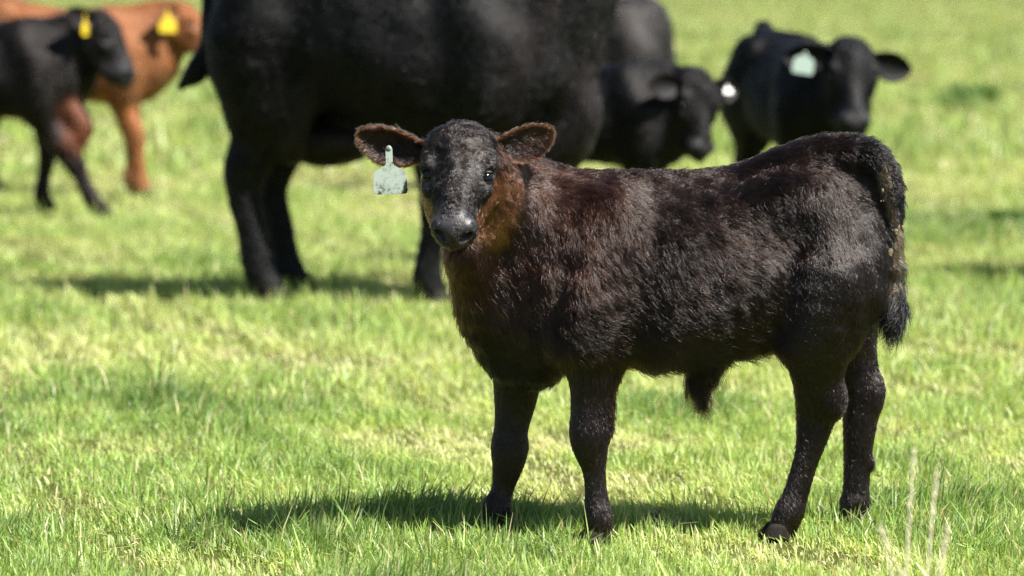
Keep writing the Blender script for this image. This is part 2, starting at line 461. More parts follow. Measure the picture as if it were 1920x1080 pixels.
# ------------------------------------------------------------------ fur
def grow_fur(name, V, F, N, at, count, parent, mat, npts=5, clump_n=9000, clump=0.55, rad=0.00075, seed=1,
             wave=0.15, swirl=0.5, colvar=0.35, grav=0.25, cull_dir=None, guard=.07):
    r = np.random.default_rng(seed)
    T = np.vstack([F[:, [0, 1, 2]], F[:, [0, 2, 3]]]) if F.shape[1] == 4 else F
    A = np.linalg.norm(np.cross(V[T[:, 1]] - V[T[:, 0]], V[T[:, 2]] - V[T[:, 0]]), axis=1) / 2
    w = A * at['dens'][T].mean(1)
    if cull_dir is not None:                     # thinner coat on the side turned away
        w = w * np.where((N[T[:, 0]] @ cull_dir) < -0.35, 0.35, 1.0)
    w = np.maximum(w, 0)
    def sample(n):
        t = r.choice(len(T), n, p=w / w.sum())
        u, v = r.random(n), r.random(n); f = u + v > 1; u[f], v[f] = 1 - u[f], 1 - v[f]
        bc = np.stack([1 - u - v, u, v], 1)
        g = lambda a: np.einsum('nk,nk...->n...', bc, a[T[t]])
        return g(V), nzr(g(N)), nzr(g(at['flow'])), g(at['length']), g(at['col']), g(at['lift'])
    n1 = VNoise(28, 14, seed=seed + 5); n2 = VNoise(75, 14, seed=seed + 6); n3 = VNoise(9, 10, seed=seed + 9); n5 = VNoise(190, 16, seed=seed + 11)
    def shape(p, nn, fl, ln, lf, jitter):
        calm = np.clip(ln / .024, .18, 1)[:, None]                # short hair lies sleek
        f2 = fl + calm * swirl * (0.55 * n1.vec(p) + 0.35 * n2.vec(p) + 0.35 * n5.vec(p)) + calm * jitter * r.normal(size=p.shape)
        f2 = nzr(f2 - nn * np.sum(f2 * nn, 1, keepdims=True))
        lift = np.clip(lf * (1 + calm[:, 0] * (0.5 * n1(p) + jitter * r.normal(size=len(p)))), 0.05, 1.4)
        L = ln * np.clip(1 + 0.25 * n3(p) + 0.22 * r.normal(size=len(p)), 0.35, 2)
        gd = (r.random(len(p)) < guard) & (L > .009)
        L = np.where(gd, L * 1.45, L); lift = np.where(gd, np.minimum(lift + .35, 1.2), lift)
        d0 = nzr(f2 * np.cos(lift)[:, None] + nn * np.sin(lift)[:, None])
        d1 = nzr(f2 + nn * 0.12 + np.array([0, 0, -grav]))
        t = np.linspace(0, 1, npts)[None, :, None]
        side = np.cross(f2, nn)[:, None, :]
        ph = r.uniform(0, 6.28, len(p))[:, None, None]
        return p[:, None, :] + L[:, None, None] * (d0[:, None] * t + (d1 - d0)[:, None] * t ** 2 * 0.55
                + side * wave * (np.sin(t * 5 + ph) - np.sin(ph)) * t)
    cp, cn, cf, cl, cc, clf = sample(clump_n)
    cs = shape(cp, cn, cf, cl, clf, 0.10)
    kd = KDTree(clump_n)
    for i, q in enumerate(cp): kd.insert(q, i)
    kd.balance()
    hp, hn, hf, hl, hc, hlf = sample(count)
    hs = shape(hp, hn, hf, hl, hlf, 0.14)
    ci = np.fromiter((kd.find(q)[1] for q in hp), int, count)
    t = np.linspace(0, 1, npts)[None, :, None]
    k = clump * np.clip(r.normal(1, 0.3, (count, 1, 1)), 0, 1.5) * t ** 1.3
    k = np.clip(k, 0, 0.92)
    pts = hs * (1 - k) + (cs[ci] - cs[ci][:, :1] + cp[ci][:, None]) * k
    lc = np.clip(1 + colvar * r.normal(size=(clump_n, 1)), 0.3, 2.2)[ci]
    col = hc * lc * np.clip(1 + 0.5 * colvar * r.normal(size=(count, 1)), 0.3, 2)
    cu = bpy.data.hair_curves.new(name)
    cu.add_curves([npts] * count)
    cu.position_data.foreach_set('vector', pts.astype(np.float32).ravel())
    ra = cu.attributes.get('radius') or cu.attributes.new('radius', 'FLOAT', 'POINT')
    prof = rad * (1 - 0.8 * np.linspace(0, 1, npts) ** 1.5)
    ra.data.foreach_set('value', np.tile(prof, count).astype(np.float32))
    ca = cu.attributes.new('col', 'FLOAT_COLOR', 'CURVE')
    c4 = np.ones((count, 4), np.float32); c4[:, :3] = np.clip(col, 0.0015, 0.9)
    ca.data.foreach_set('color', c4.ravel())
    cu.materials.append(mat)
    o = bpy.data.objects.new(name, cu); COL.objects.link(o); o.parent = parent
    o['kind'] = 'stuff'
    return o

# ------------------------------------------------------------------ bovine anatomy
# torso stations for a calf standing 0.77 m at the withers: x forward, top, bottom, half width
TORSO = [(-.437, .715, .590, .045), (-.410, .785, .510, .090), (-.348, .812, .450, .130), (-.255, .805, .432, .150),
         (-.200, .793, .428, .160), (-.139, .778, .412, .172), (-.023, .762, .386, .182), (.093, .756, .374, .178), (.209, .756, .366, .158),
         (.278, .752, .362, .138), (.371, .725, .385, .112), (.430, .66, .44, .080), (.470, .60, .49, .040)]

def head_frame(O, ax, dors):
    ax = nz(ax); dors = nz(np.asarray(dors, float) - ax * np.dot(ax, dors)); side = np.cross(dors, ax)
    return np.asarray(O, float), ax, dors, side     # side = the animal's own left

def add_head(B, fr, s=1.0, col=(0.012, 0.01, 0.01), jaw_col=None, nose_col=(0.02, 0.02, 0.022), wide=1.0):
    O, ax, do, si = fr
    pt = lambda a, b, c: O + (ax * a + si * b * wide + do * c) * s
    ori = np.array([ax, si, do])
    jc = jaw_col or col
    whorl = pt(.115, 0, .01)
    fl = lambda v: nzr(v - whorl + 1e-6)
    flj = -ax * 0.6 - do * 0.8
    k = .022 * s
    # skull and face: broad between the eyes, narrowing to the nose
    B.tube([pt(.005, 0, -.060), pt(.035, 0, -.058), pt(.07, 0, -.060), pt(.105, 0, -.064), pt(.145, 0, -.070), pt(.185, 0, -.074), pt(.22, 0, -.072), pt(.240, 0, -.070)],
           [(.050 * s * wide, .046 * s), (.065 * s * wide, .055 * s), (.076 * s * wide, .062 * s), (.073 * s * wide, .062 * s), (.053 * s * wide, .053 * s), (.043 * s * wide, .046 * s), (.044 * s * wide, .042 * s), (.041 * s * wide, .037 * s)],
           side=si, k=k, col=col, length=.012 * s, flow=fl, lift=.5)
    B.ell(pt(.030, 0, -.030), (.046 * s, .058 * s * wide, .034 * s), ori, k=k, col=col, length=.034 * s, flow=fl, lift=1.0, wt=1.6)
    B.tube([pt(.06, 0, -.014), pt(.15, 0, -.034), pt(.205, 0, -.040)], [.030 * s, .021 * s, .021 * s], side=si, k=k, col=col, length=.009 * s, flow=fl, lift=.35)
    for q in (-1, 1):
        B.ell(pt(.082, q * .064, -.030), (.032 * s, .019 * s, .022 * s), ori, k=.016 * s, col=col, length=.011 * s, flow=fl, lift=.4)        # brow
        B.ell(pt(.122, q * .060, -.056), (.024 * s, .016 * s, .014 * s), ori, k=.014 * s, col=col, length=.006 * s, flow=fl, lift=.25)       # cheek bone under the eye
        B.tube([pt(.03, q * .044, -.105), pt(.09, q * .043, -.115), pt(.17, q * .030, -.113), pt(.215, q * .022, -.106)], [.034 * s, .034 * s, .025 * s, .021 * s], side=si, k=k, col=jc, length=.010 * s, flow=flj, lift=.3)
        B.ell(pt(.236, q * .029, -.053), (.022 * s, .021 * s, .020 * s), ori, k=.012 * s, col=nose_col, length=.003, flow=fl, dens=0, bare=1, wt=2.5)   # nostril wing
    # muzzle pad, upper lip and lower lip
    B.ell(pt(.232, 0, -.066), (.028 * s, .050 * s * wide, .030 * s), ori, k=.012 * s, col=nose_col, length=.003, flow=fl, dens=0, bare=1, wt=2.5)
    B.ell(pt(.224, 0, -.086), (.028 * s, .052 * s * wide, .020 * s), ori, k=.010 * s, col=tuple(c * .8 for c in nose_col), length=.004, flow=fl, dens=.15, bare=.8, wt=1.5)
    B.ell(pt(.208, 0, -.115), (.036 * s, .036 * s, .017 * s), ori, k=.008 * s, col=tuple(c * 1.1 for c in nose_col), length=.005, flow=flj, dens=.3, bare=.4, wt=1.5)
    # mouth slit, nostrils, eye sockets
    B.tube([pt(.185, -.056, -.101), pt(.236, -.036, -.103), pt(.252, 0, -.1035), pt(.236, .036, -.103), pt(.185, .056, -.101)], [.0045 * s] * 5, side=si, k=.006 * s, sub=True)
    for q in (-1, 1):
        B.tube([pt(.266, q * .024, -.062), pt(.246, q * .029, -.055), pt(.240, q * .040, -.046)], [(.0125 * s, .0095 * s), (.012 * s, .009 * s), (.006 * s, .004 * s)], side=si, k=.006 * s, sub=True)
        B.ell(pt(.106, q * .073, -.030), (.020 * s, .017 * s, .013 * s), ori, k=.010 * s, sub=True)

def sphere_patch(c, r, out, up, e0, e1, n=18, m=8, yscale=1.0):
    """piece of a sphere between elevations e0..e1 (degrees, measured from the eye's own horizon)"""
    sd = np.cross(up, out); V, F = [], []
    for j in range(m + 1):
        e = R_(e0 + (e1 - e0) * j / m)
        for i in range(n + 1):
            a = 2 * math.pi * i / n
            V.append(c + r * (out * math.cos(e) * math.cos(a) + sd * math.cos(e) * math.sin(a) + up * math.sin(e)))
    for j in range(m):
        for i in range(n): F.append((j * (n + 1) + i, j * (n + 1) + i + 1, (j + 1) * (n + 1) + i + 1, (j + 1) * (n + 1) + i))
    return V, F

def eye_mesh(name, fr, s, q, parent, wide=1.0, lid_mat=None, lid_col=(.012, .011, .011)):
    O, ax, do, si = fr
    c = O + (ax * .103 + si * q * .0600 * wide + do * -.041) * s
    out = nz(si * q * .72 + do * .55 + ax * .30); up = nz(do * .75 - ax * .62 - out * np.dot(out, do * .75 - ax * .62))
    V, F = sphere_patch(c, .0180 * s, out, up, -89.9, 89.9, 18, 12)
    e = mesh_obj(name, V, F, M_EYE, parent)
    if lid_mat:
        for e0, e1 in ((31, 89), (-89, -27)):
            # lids follow the ball and are tilted so that they meet at the corners
            V, F = sphere_patch(c - out * .0010 * s, .0205 * s, out, nz(up + si * q * .12), e0, e1, 22, 7)
            V = np.array(V)
            mesh_obj('eyelid', V, F, lid_mat, e, attrs=None)
    return e

def ear_mesh(parent, base, tip, face, length_w, mat, col_in, col_rim, thick=.006, cup=.24, name='ear', rise=-.06):
    """leaf-shaped cupped ear from base to tip, its hollow turned towards `face`; returns object + data for fur"""
    base, tip = np.asarray(base, float), np.asarray(tip, float)
    L = np.linalg.norm(tip - base); t = (tip - base) / L
    f = nz(np.asarray(face, float) - t * np.dot(face, t)); wv = np.cross(t, f)
    nu, nv = 20, 17
    us = np.linspace(0, 1, nu); vv = np.linspace(-1, 1, nv)
    W = length_w * np.interp(us, [0, .12, .3, .5, .7, .85, .95, 1], [.42, .58, .85, 1.0, .92, .66, .36, .06])
    front = np.zeros((nu, nv, 3)); col = np.zeros((nu, nv, 3)); rim = np.zeros((nu, nv))
    for i, u in enumerate(us):
        curl = cup * (1.9 - 1.5 * min(u * 1.6, 1))      # tight funnel at the base, open further out
        for j, v in enumerate(vv):
            a = v * (0.55 + curl)
            rad = W[i] / (0.55 + curl)
            x = math.sin(a) * rad * (.82 if v * wv[2] > 0 else 1.15); z = (1 - math.cos(a)) * rad * 1.15
            droop = rise * L * u * u
            front[i, j] = base + t * (u * L) + wv * x + f * (z - .25 * W[i]) + np.array([0, 0, droop])
            rr = max(abs(v) ** 7, max(0, (u - .86) / .14))
            rim[i, j] = rr
            rr2 = max(rr, .55 * max(0, (u - .35) / .65) * (1 if v * wv[2] > -.3 else .4)); col[i, j] = np.array(col_in) * (1 - rr2) + np.array(col_rim) * rr2
    V = front.reshape(-1, 3); F = np.array([(i * nv + j, (i + 1) * nv + j, (i + 1) * nv + j + 1, i * nv + j + 1) for i in range(nu - 1) for j in range(nv - 1)])
    Nn = vnormals(V, F)
    if np.mean(Nn @ f) < 0: F = F[:, ::-1]; Nn = -Nn
    taper = (1 - .6 * rim.reshape(-1, 1))
    Vb = V - Nn * thick * taper
    nV = len(V)
    bound = [i * nv for i in range(nu)] + [(nu - 1) * nv + j for j in range(1, nv)] + [i * nv + nv - 1 for i in range(nu - 2, -1, -1)] + list(range(nv - 2, 0, -1))
    Fs = np.array([(bound[q], bound[(q + 1) % len(bound)], bound[(q + 1) % len(bound)] + nV, bound[q] + nV) for q in range(len(bound))])
    VV = np.vstack([V, Vb]); FF = np.vstack([F, F[:, ::-1] + nV, Fs])
    cc = np.vstack([col.reshape(-1, 3), col.reshape(-1, 3) * 0.6 + .4 * np.array(col_in)])
    o = mesh_obj(name, VV, FF, mat, parent, attrs={'col': ('FLOAT_COLOR', cc), 'bare': ('FLOAT', np.zeros(len(VV)))})
    NN = vnormals(VV, FF)
    # fur: along the ear, fanning to the rim
    uu = np.repeat(us, nv); v1 = np.tile(vv, nu)
    fan = t + wv * v1[:, None] * 0.9
    flow = np.vstack([fan, fan]); rm = np.concatenate([rim.ravel(), rim.ravel()])
    flow = nzr(flow - NN * np.sum(flow * NN, 1, keepdims=True))
    at = dict(col=cc, length=.016 - .004 * rm, flow=flow, dens=np.ones(len(VV)) * (.8 + 1.2 * rm), lift=np.full(len(VV), .3))
    at['bare'] = np.zeros(len(VV))
    return o, (VV, FF, NN, at), dict(t=t, f=f, w=wv, L=L)

def tag_mesh(parent, pin, w, hgt, neck, facing, mat, name='ear_tag', tilt=0.0, thick=.003):
    """flag tag: narrow neck from the pin, sloping shoulders, rounded flag"""
    f = nz(facing); up = np.array([0, 0, 1.0]); sx = nz(np.cross(up, f)); up = np.cross(f, sx)
    if tilt:
        sx, up = sx * math.cos(tilt) + up * math.sin(tilt), up * math.cos(tilt) - sx * math.sin(tilt)
    nw = w * .10
    half = [(nw, 0), (nw * 1.0, -neck * .85), (nw * 1.25, -neck), (w * .24, -neck - hgt * .09), (w * .40, -neck - hgt * .17), (w * .475, -neck - hgt * .28),
            (w * .5, -neck - hgt * .88), (w * .47, -neck - hgt * .97), (w * .42, -neck - hgt)]
    prof = half + [(-x, z) for x, z in reversed(half)]
    n = len(prof)
    V = []
    for sgn, off in ((1, thick / 2), (-1, -thick / 2)):
        for x, z in prof: V.append(pin + sx * x + up * z + f * off)
    F = [list(range(n)), [2 * n - 1 - i for i in range(n)]] + [(i, i + n, (i + 1) % n + n, (i + 1) % n) for i in range(n)]
    o = mesh_obj(name, V, F, mat, parent, smooth=False)
    # pin button
    vb, fb = [], []
    for j, (rr, zz) in enumerate([(w * .07, -thick), (w * .085, thick * .5), (w * .075, thick * 1.0), (w * .02, thick * 1.3)]):
        for i in range(12):
            a = i * math.pi / 6; vb.append(pin + sx * math.cos(a) * rr + up * math.sin(a) * rr + f * zz)
    for j in range(3):
        for i in range(12): fb.append((j * 12 + i, j * 12 + (i + 1) % 12, (j + 1) * 12 + (i + 1) % 12, (j + 1) * 12 + i))
    mesh_obj('tag_button', vb, fb, mat, o)
    return o

def hoof_mesh(parent, c, fwd, s):
    """cloven hoof: two toes, each a wedge that is long at the front"""
    fwd = nz([fwd[0], fwd[1], 0]); sd = np.array([-fwd[1], fwd[0], 0]); V, F = [], []
    for q in (-1, 1):
        b = len(V); rows = [(0.0, 1.0, 1.12), (.35, .97, 1.05), (.75, .80, .90), (1.0, .60, .76)]
        n = 10
        for z, lx, ly in rows:
            for i in range(n):
                a = 2 * math.pi * i / n
                x = math.cos(a) * .034 * lx * s * (1.15 if math.cos(a) > 0 else .9) + .006 * s - .012 * s * z
                y = q * .0165 * s + math.sin(a) * .0155 * ly * s
                V.append(np.asarray(c) + fwd * x + sd * y + np.array([0, 0, z * .042 * s]))
        for j in range(3):
            for i in range(n): F.append((b + j * n + i, b + j * n + (i + 1) % n, b + (j + 1) * n + (i + 1) % n, b + (j + 1) * n + i))
        F.append([b + i for i in reversed(range(n))]); F.append([b + 3 * n + i for i in range(n)])
    return mesh_obj('hoof', V, F, M_HOOF, parent)

def bovine(root, S=1.0, zb=None, kz=None, front=((.26, 0), (.26, 0)), hind=((-.33, 0), (-.33, 0)), neck=None, head=None, wide=1.0,
           tail=None, ears=None, col=(.012, .010, .011), leg_col=None, shoulder_col=None, jaw_col=None, hide=None, res=.012,
           head_scale=None, leg_r=1.0, elbow=(.235, .235), hock_z=None, extra=None, head_wide=1.0, tag=None, ear_cols=None, tail_r=.02, knee_lift=(0, 0), fur=36000, furlen=.016):
    """generic calf or cow in its own frame: x forward, y to its left, z up; metres.  front/hind: (x of foot, lift) for left, right"""
    B = Body(); hide = hide or M_HIDE
    zb = .358 * S if zb is None else zb; kz = S if kz is None else kz
    RS = .04                                   # stand the herd as tall as the turf hides
    zz = lambda z: zb + RS + (z - .358) * kz
    up = lambda q: (q[0], q[1], q[2] + RS)
    head = (up(head[0]), head[1], head[2]); neck = [up(q) for q in (neck or [])]; tail = [up(q) for q in (tail or [])]
    bk = (-1, 0, -.35); lc = leg_col or col; sc = shoulder_col or col
    B.loft([(x * S, zz(t), zz(b), w * S * wide) for x, t, b, w in TORSO], k=.03 * S, col=col, length=.02, flow=bk)
    top = zz(.75)
    for q in (1, -1):
        i = 0 if q == 1 else 1
        # haunch, hip, shoulder muscle
        B.tube([(-.25 * S, q * .085 * S * wide, zz(.70)), (-.31 * S, q * .10 * S * wide, zz(.56)), (-.30 * S, q * .095 * S * wide, zz(.44))], [.10 * S, .115 * S, .085 * S], k=.05 * S, col=col, flow=bk)
        B.ell((-.20 * S, q * .125 * S * wide, zz(.745)), (.045 * S, .03 * S, .03 * S), k=.05 * S, col=col, flow=bk)
        B.tube([(.20 * S, q * .075 * S * wide, zz(.69)), (.27 * S, q * .10 * S * wide, zz(.56)), (.26 * S, q * .105 * S * wide, zz(.44))], [.07 * S, .09 * S, .075 * S], k=.05 * S, col=sc, flow=bk)
        # fore leg
        fx, lift = front[i]; fx *= S; y = q * .085 * S * wide
        E = np.array([elbow[i] * S, y * 1.12, zz(.44)]); Ft = np.array([fx, y * .95, lift + .035 * S])
        K = E + (Ft - E) * .52 + np.array([.02 * S + knee_lift[i], 0, 0]); fet = E + (Ft - E) * .90 + np.array([-.006 * S, 0, 0])
        r = leg_r * S
        B.tube([E, E + (K - E) * .5, K, K + (fet - K) * .5, fet, Ft], [(.062 * r, .07 * r), (.044 * r, .052 * r), (.038 * r, .042 * r), (.025 * r, .029 * r), (.031 * r, .034 * r), (.030 * r, .033 * r)], k=.035 * S, col=lc, flow=(0, 0, -1))
        hoof_mesh(root, (fx + .012 * S, Ft[1], lift), (1, 0), S * 1.05)
        # hind leg
        hx, lift = hind[i]; hx *= S; y = q * .088 * S * wide
        St = np.array([-.235 * S, y * 1.15, zz(.45)]); Hk = np.array([hx - .065 * S, y, .262 * S + lift * .8 if hock_z is None else hock_z]); Ft = np.array([hx, y * .95, lift + .035 * S])
        fet = Hk + (Ft - Hk) * .80 + np.array([-.012 * S, 0, 0])
        B.tube([(-.29 * S, y, zz(.55)), St * .5 + np.array([-.29 * S, y, zz(.46)]) * .5, Hk * .55 + (St + np.array([-.03 * S, 0, 0])) * .45, Hk, Hk + (fet - Hk) * .5, fet, Ft],
               [(.095 * r, .12 * r), (.07 * r, .098 * r), (.046 * r, .060 * r), (.032 * r, .044 * r), (.026 * r, .032 * r), (.031 * r, .035 * r), (.030 * r, .033 * r)], k=.045 * S, col=lc, flow=(0, 0, -1))
        hoof_mesh(root, (hx + .012 * S, Ft[1], lift), (1, 0), S * 1.05)
    # neck and head
    hs = head_scale or S
    fr = head_frame(*head)
    O, ax, do, si = fr
    nend = O - do * .065 * hs + ax * .03 * hs
    npts = [(.20 * S, 0, zz(.60)), (.33 * S, 0, zz(.60))] + (neck or []) + [nend]
    nr = [(.13 * S * wide, .15 * S * kz / S), (.11 * S * wide, .155 * S * kz / S)] + [(.085 * S * wide, .125 * S)] * len(neck or []) + [(.062 * hs, .072 * hs)]
    B.tube(npts, nr, side=(0, 1, 0) if abs(ax[0]) > .5 else si, k=.06 * S, col=sc, flow=bk)
    add_head(B, fr, hs, col=col, jaw_col=jaw_col, wide=head_wide)
    # tail
    if tail:
        tp = np.array(tail, float); n = len(tp)
        B.tube(tp, [tail_r * S * (1.25 - .5 * i / (n - 1)) if i < n - 2 else tail_r * S * (1.5 if i == n - 2 else .5) for i in range(n)], k=.02 * S, col=col)
    if extra: extra(B, zz, S)
    V, F = B.build(res)
    N = vnormals(V, F)
    nn = VNoise(40 / S, 12, seed=3)
    V = V + N * (nn(V) * .0025 * S)[:, None]
    at = B.attributes(V, N)
    mesh_obj('body', V, F, hide, root, attrs={'col': ('FLOAT_COLOR', at['col']), 'bare': ('FLOAT', at['bare'])})
    for q in (1, -1): eye_mesh('eye', fr, hs, q, root, head_wide)
    if fur:
        at['length'] = at['length'] / .02 * furlen * S ** .5
        grow_fur('fur', V, F, N, at, fur, root, M_FUR2, npts=4, clump_n=fur // 9, clump=.4, rad=.0015, seed=int(S * 1000), swirl=.5, colvar=.3)
    ec = ear_cols or (tuple(c * 1.0 for c in col), tuple(c * 2.2 for c in col))
    for q in (1, -1):
        b = O + (ax * .035 + si * q * .058 * head_wide - do * .035) * hs
        d = (ears or {}).get(q, dict())
        vec = d.get('dir', si * q * 1.0 - do * .25 - ax * .1); fc = d.get('face', ax * .5 + do * .6)
        vec = nz(vec)
        tip = b + vec * .135 * hs
        ear_mesh(root, b - vec * .015 * hs, tip, fc, .046 * hs, hide, ec[0], ec[1], thick=.007 * hs)
        if tag and tag.get('side') == q:
            pin = b + vec * .075 * hs + nz(tag.get('facing', fc)) * .02 * hs + np.array(tag.get('shift', (0, 0, 0)))
            tag_mesh(root, pin, tag.get('w', .075), tag.get('h', .062), tag.get('neck', .035), tag.get('facing', fc), tag['mat'], tilt=tag.get('tilt', 0))
    return B

# ------------------------------------------------------------------ the pasture
def build_ground():
    xs = np.concatenate([[-2500, -800, -250, -90, -40], np.linspace(-22, 22, 45), [40, 90, 250, 800, 2500]])
    ys = np.concatenate([[-2500, -800, -200, -50, -15], np.linspace(-5, 90, 96), [110, 150, 250, 500, 1000, 2600]])
    X, Y = np.meshgrid(xs, ys, indexing='ij')
    V = np.stack([X.ravel(), Y.ravel(), np.zeros(X.size)], 1)
    nx, ny = len(xs), len(ys)
    F = np.array([(i * ny + j, (i + 1) * ny + j, (i + 1) * ny + j + 1, i * ny + j + 1) for i in range(nx - 1) for j in range(ny - 1)])
    o = mesh_obj('ground', V, F, M_GROUND)
    o['kind'] = 'structure'
    return o

def grass_mesh(name, n, ymin, ymax, seed, levels, hmean, wmean, dens_pow, tufts=()):
    r = np.random.default_rng(seed)
    # density falls with distance as (1/Y)**dens_pow over a wedge somewhat wider than the view
    u = r.random(n * 2)
    a = 2 - dens_pow
    Y = (ymin ** a + u * (ymax ** a - ymin ** a)) ** (1 / a) if abs(a) > 1e-6 else ymin * (ymax / ymin) ** u
    X = (r.random(n * 2) * 2 - 1) * (.15 * Y + .3)
    p = np.stack([X, Y], 1)
    # clump the blades into tufts
    n1 = VNoise(2.2, 12, 2, seed=21); n2 = VNoise(9, 14, 2, seed=22); n3 = VNoise(.55, 10, 2, seed=23); n4 = VNoise(30, 14, 2, seed=24)
    keep = r.random(n * 2) < np.clip(.62 + .20 * n2(p) + .26 * n4(p), .15, 1)
    p = p[keep][:n]; n = len(p)
    X, Y = p[:, 0], p[:, 1]
    v1, v2, v3, v4 = n1(p), n2(p), n3(p), n4(p)
    H = hmean * np.clip(1 + .25 * v1 + .25 * v2 + .15 * v4, .4, 1.9) * np.clip(r.normal(1, .30, n), .3, 1.9) * np.where(r.random(n) < .06, 1.65, 1)
    wd = wmean * np.clip(r.normal(1, .25, n), .5, 1.7) * np.where(r.random(n) < .2, 1.5, 1)
    rich = .45 * v1 + .35 * v2 + .3 * v3 + .35 * r.normal(size=n)      # lush green (+) to straw (-)
    for tx, ty, tr, th, rb in tufts:
        g = np.exp(-(((X - tx) / tr) ** 2 + ((Y - ty) / (tr * 1.6)) ** 2))
        H = H * (1 + th * g); rich = rich + rb * g
    az = r.uniform(0, 6.283, n); lean = np.clip(np.abs(r.normal(.55, .38, n)) + .1 * v4, .03, 1.3)
    sw = n2.vec(p)[:, :2] * .35 + n1.vec(p)[:, :2] * .25
    dirx = np.cos(az) + sw[:, 0] ; diry = np.sin(az) + sw[:, 1]
    ln = np.hypot(dirx, diry) + 1e-6; dirx /= ln; diry /= ln
    flat = r.random(n) < .13                                             # trodden, lying blades
    lean[flat] = r.uniform(1.1, 1.45, flat.sum())
    ts = np.array(levels); m = len(ts)
    wprof = np.interp(ts, [0, .4, .75, 1], [.8, 1, .66, .06])
    fz = r.normal(0, .5, n) + az + math.pi / 2                           # blade width direction
    wx, wy = np.cos(fz), np.sin(fz)
    V = np.zeros((n, m, 2, 3), np.float32)
    bend = lean[:, None] * (.35 + 1.1 * ts[None] ** 1.2)                # angle from vertical grows along the blade
    seg = np.diff(ts, prepend=0)[None]
    hor = np.cumsum(np.sin(np.minimum(bend, 1.75)) * seg, 1) * H[:, None]; ver = np.cumsum(np.cos(np.minimum(bend, 1.75)) * seg, 1) * H[:, None]
    for s in (0, 1):
        sg = (s * 2 - 1) * .5
        V[:, :, s, 0] = X[:, None] + dirx[:, None] * hor + wx[:, None] * wd[:, None] * wprof * sg
        V[:, :, s, 1] = Y[:, None] + diry[:, None] * hor + wy[:, None] * wd[:, None] * wprof * sg
        V[:, :, s, 2] = np.maximum(ver, .002 * ts[None]) - .004 * (ts[None] == 0)
    V[:, :, 0, 2] += (wd[:, None] * .25 * np.sin(az * 3)[:, None]) * (ts[None] > 0)
    base = (np.arange(n) * m * 2)[:, None, None]
    q = np.array([[2 * j, 2 * j + 1, 2 * j + 3, 2 * j + 2] for j in range(m - 1)])[None]
    F = (base + q).reshape(-1, 4)
    # colours: deep green, fresh green, yellow green, straw
    stops = np.array([-1.6, -.75, -.2, .5, 1.3])
    cols = np.array([[.75, .67, .40], [.60, .64, .28], [.45, .56, .165], [.28, .44, .095], [.09, .21, .035]])
    c = np.stack([np.interp(rich, stops, cols[:, k]) for k in range(3)], 1) * np.clip(r.normal(1.04, .28, (n, 1)), .45, 1.75)
    dead = (r.random(n) < .07) | (flat & (r.random(n) < .45))
    c[dead] = np.array([.66, .57, .34]) * np.clip(r.normal(1, .15, (dead.sum(), 1)), .6, 1.3)
    sheath = np.array([.55, .55, .28])
    tt = ts[None, :, None]
    cc = c[:, None] * (1 - .45 * (1 - tt) ** 2) + sheath * .45 * (1 - tt) ** 2
    cc = cc + (np.array([.55, .56, .28]) - cc) * (.25 * np.clip((tt - .7) / .3, 0, 1))
    C = np.repeat(cc[:, :, None, :], 2, 2).reshape(-1, 3)
    o = mesh_obj(name, V.reshape(-1, 3), F, M_GRASS, attrs={'col': ('FLOAT_COLOR', C)})
    return o

build_ground()
TUFTS = []
for px, py, r_, h_ in ((1825, 205, .30, 1.6), (60, 760, .13, .5), (300, 770, .12, .4), (1010, 1060, .08, .5), (330, 1040, .07, .6), (1760, 830, .10, .25),
                       (1250, 800, .16, .3), (1900, 420, .35, .5), (620, 620, .2, .4), (1130, 880, .10, .3)):
    Yg = 1175 / (py + 150) * 9.0
    TUFTS.append(((px - 960) / FPX * Yg, Yg, r_, h_, 1.9 if py < 300 else 1.0))
for px, Yg in ((1122, 8.83), (930, 9.05), (1455, 8.92), (1600, 9.06)):
    TUFTS.append(((px - 960) / FPX * Yg, Yg - .03, .075, -.20, .1))    # trodden short round the hooves
g1 = grass_mesh('grass', 260000, 7.7, 11.6, 31, [0, .55, 1], .036, .0033, 1.2, TUFTS)
g2 = grass_mesh('grass', 170000, 11.6, 22, 32, [0, .5, 1], .045, .0042, 1.6, TUFTS)
g3 = grass_mesh('grass', 110000, 22, 110, 33, [0, .5, 1], .075, .012, 2.0, TUFTS)
tag(g1, 'sharp short bright green grass around the near calf', 'grass', kind='stuff')
tag(g2, 'softly blurred pasture grass under the big cow', 'grass', kind='stuff')
tag(g3, 'far blurred pasture grass behind the herd', 'grass', kind='stuff')
print('grass', time.time() - T0)

# ------------------------------------------------------------------ the near calf
DY = .055
CY = 9.0 + DY
base = P(1290, 988, CY)          # the calf's own frame starts a little above the soil
calf = empty('calf', base)
tag(calf, 'dark brown fluffy calf in front, head turned to the viewer, grey-green ear tag', 'calf', 'calves in the pasture')
YAW = R_(9)                      # chest turned a little to the viewer
fwd = np.array([-math.cos(YAW), -math.sin(YAW), 0]); lft = np.array([math.sin(YAW), -math.cos(YAW), 0]); upv = np.array([0, 0, 1.0])
RL = np.stack([fwd, lft, upv])   # world -> calf axes
def L(px, py, Y):                # photo pixel at depth Y -> calf frame
    return RL @ (P(px, py, Y + DY) - base)
def LW(v): return RL @ np.asarray(v, float)

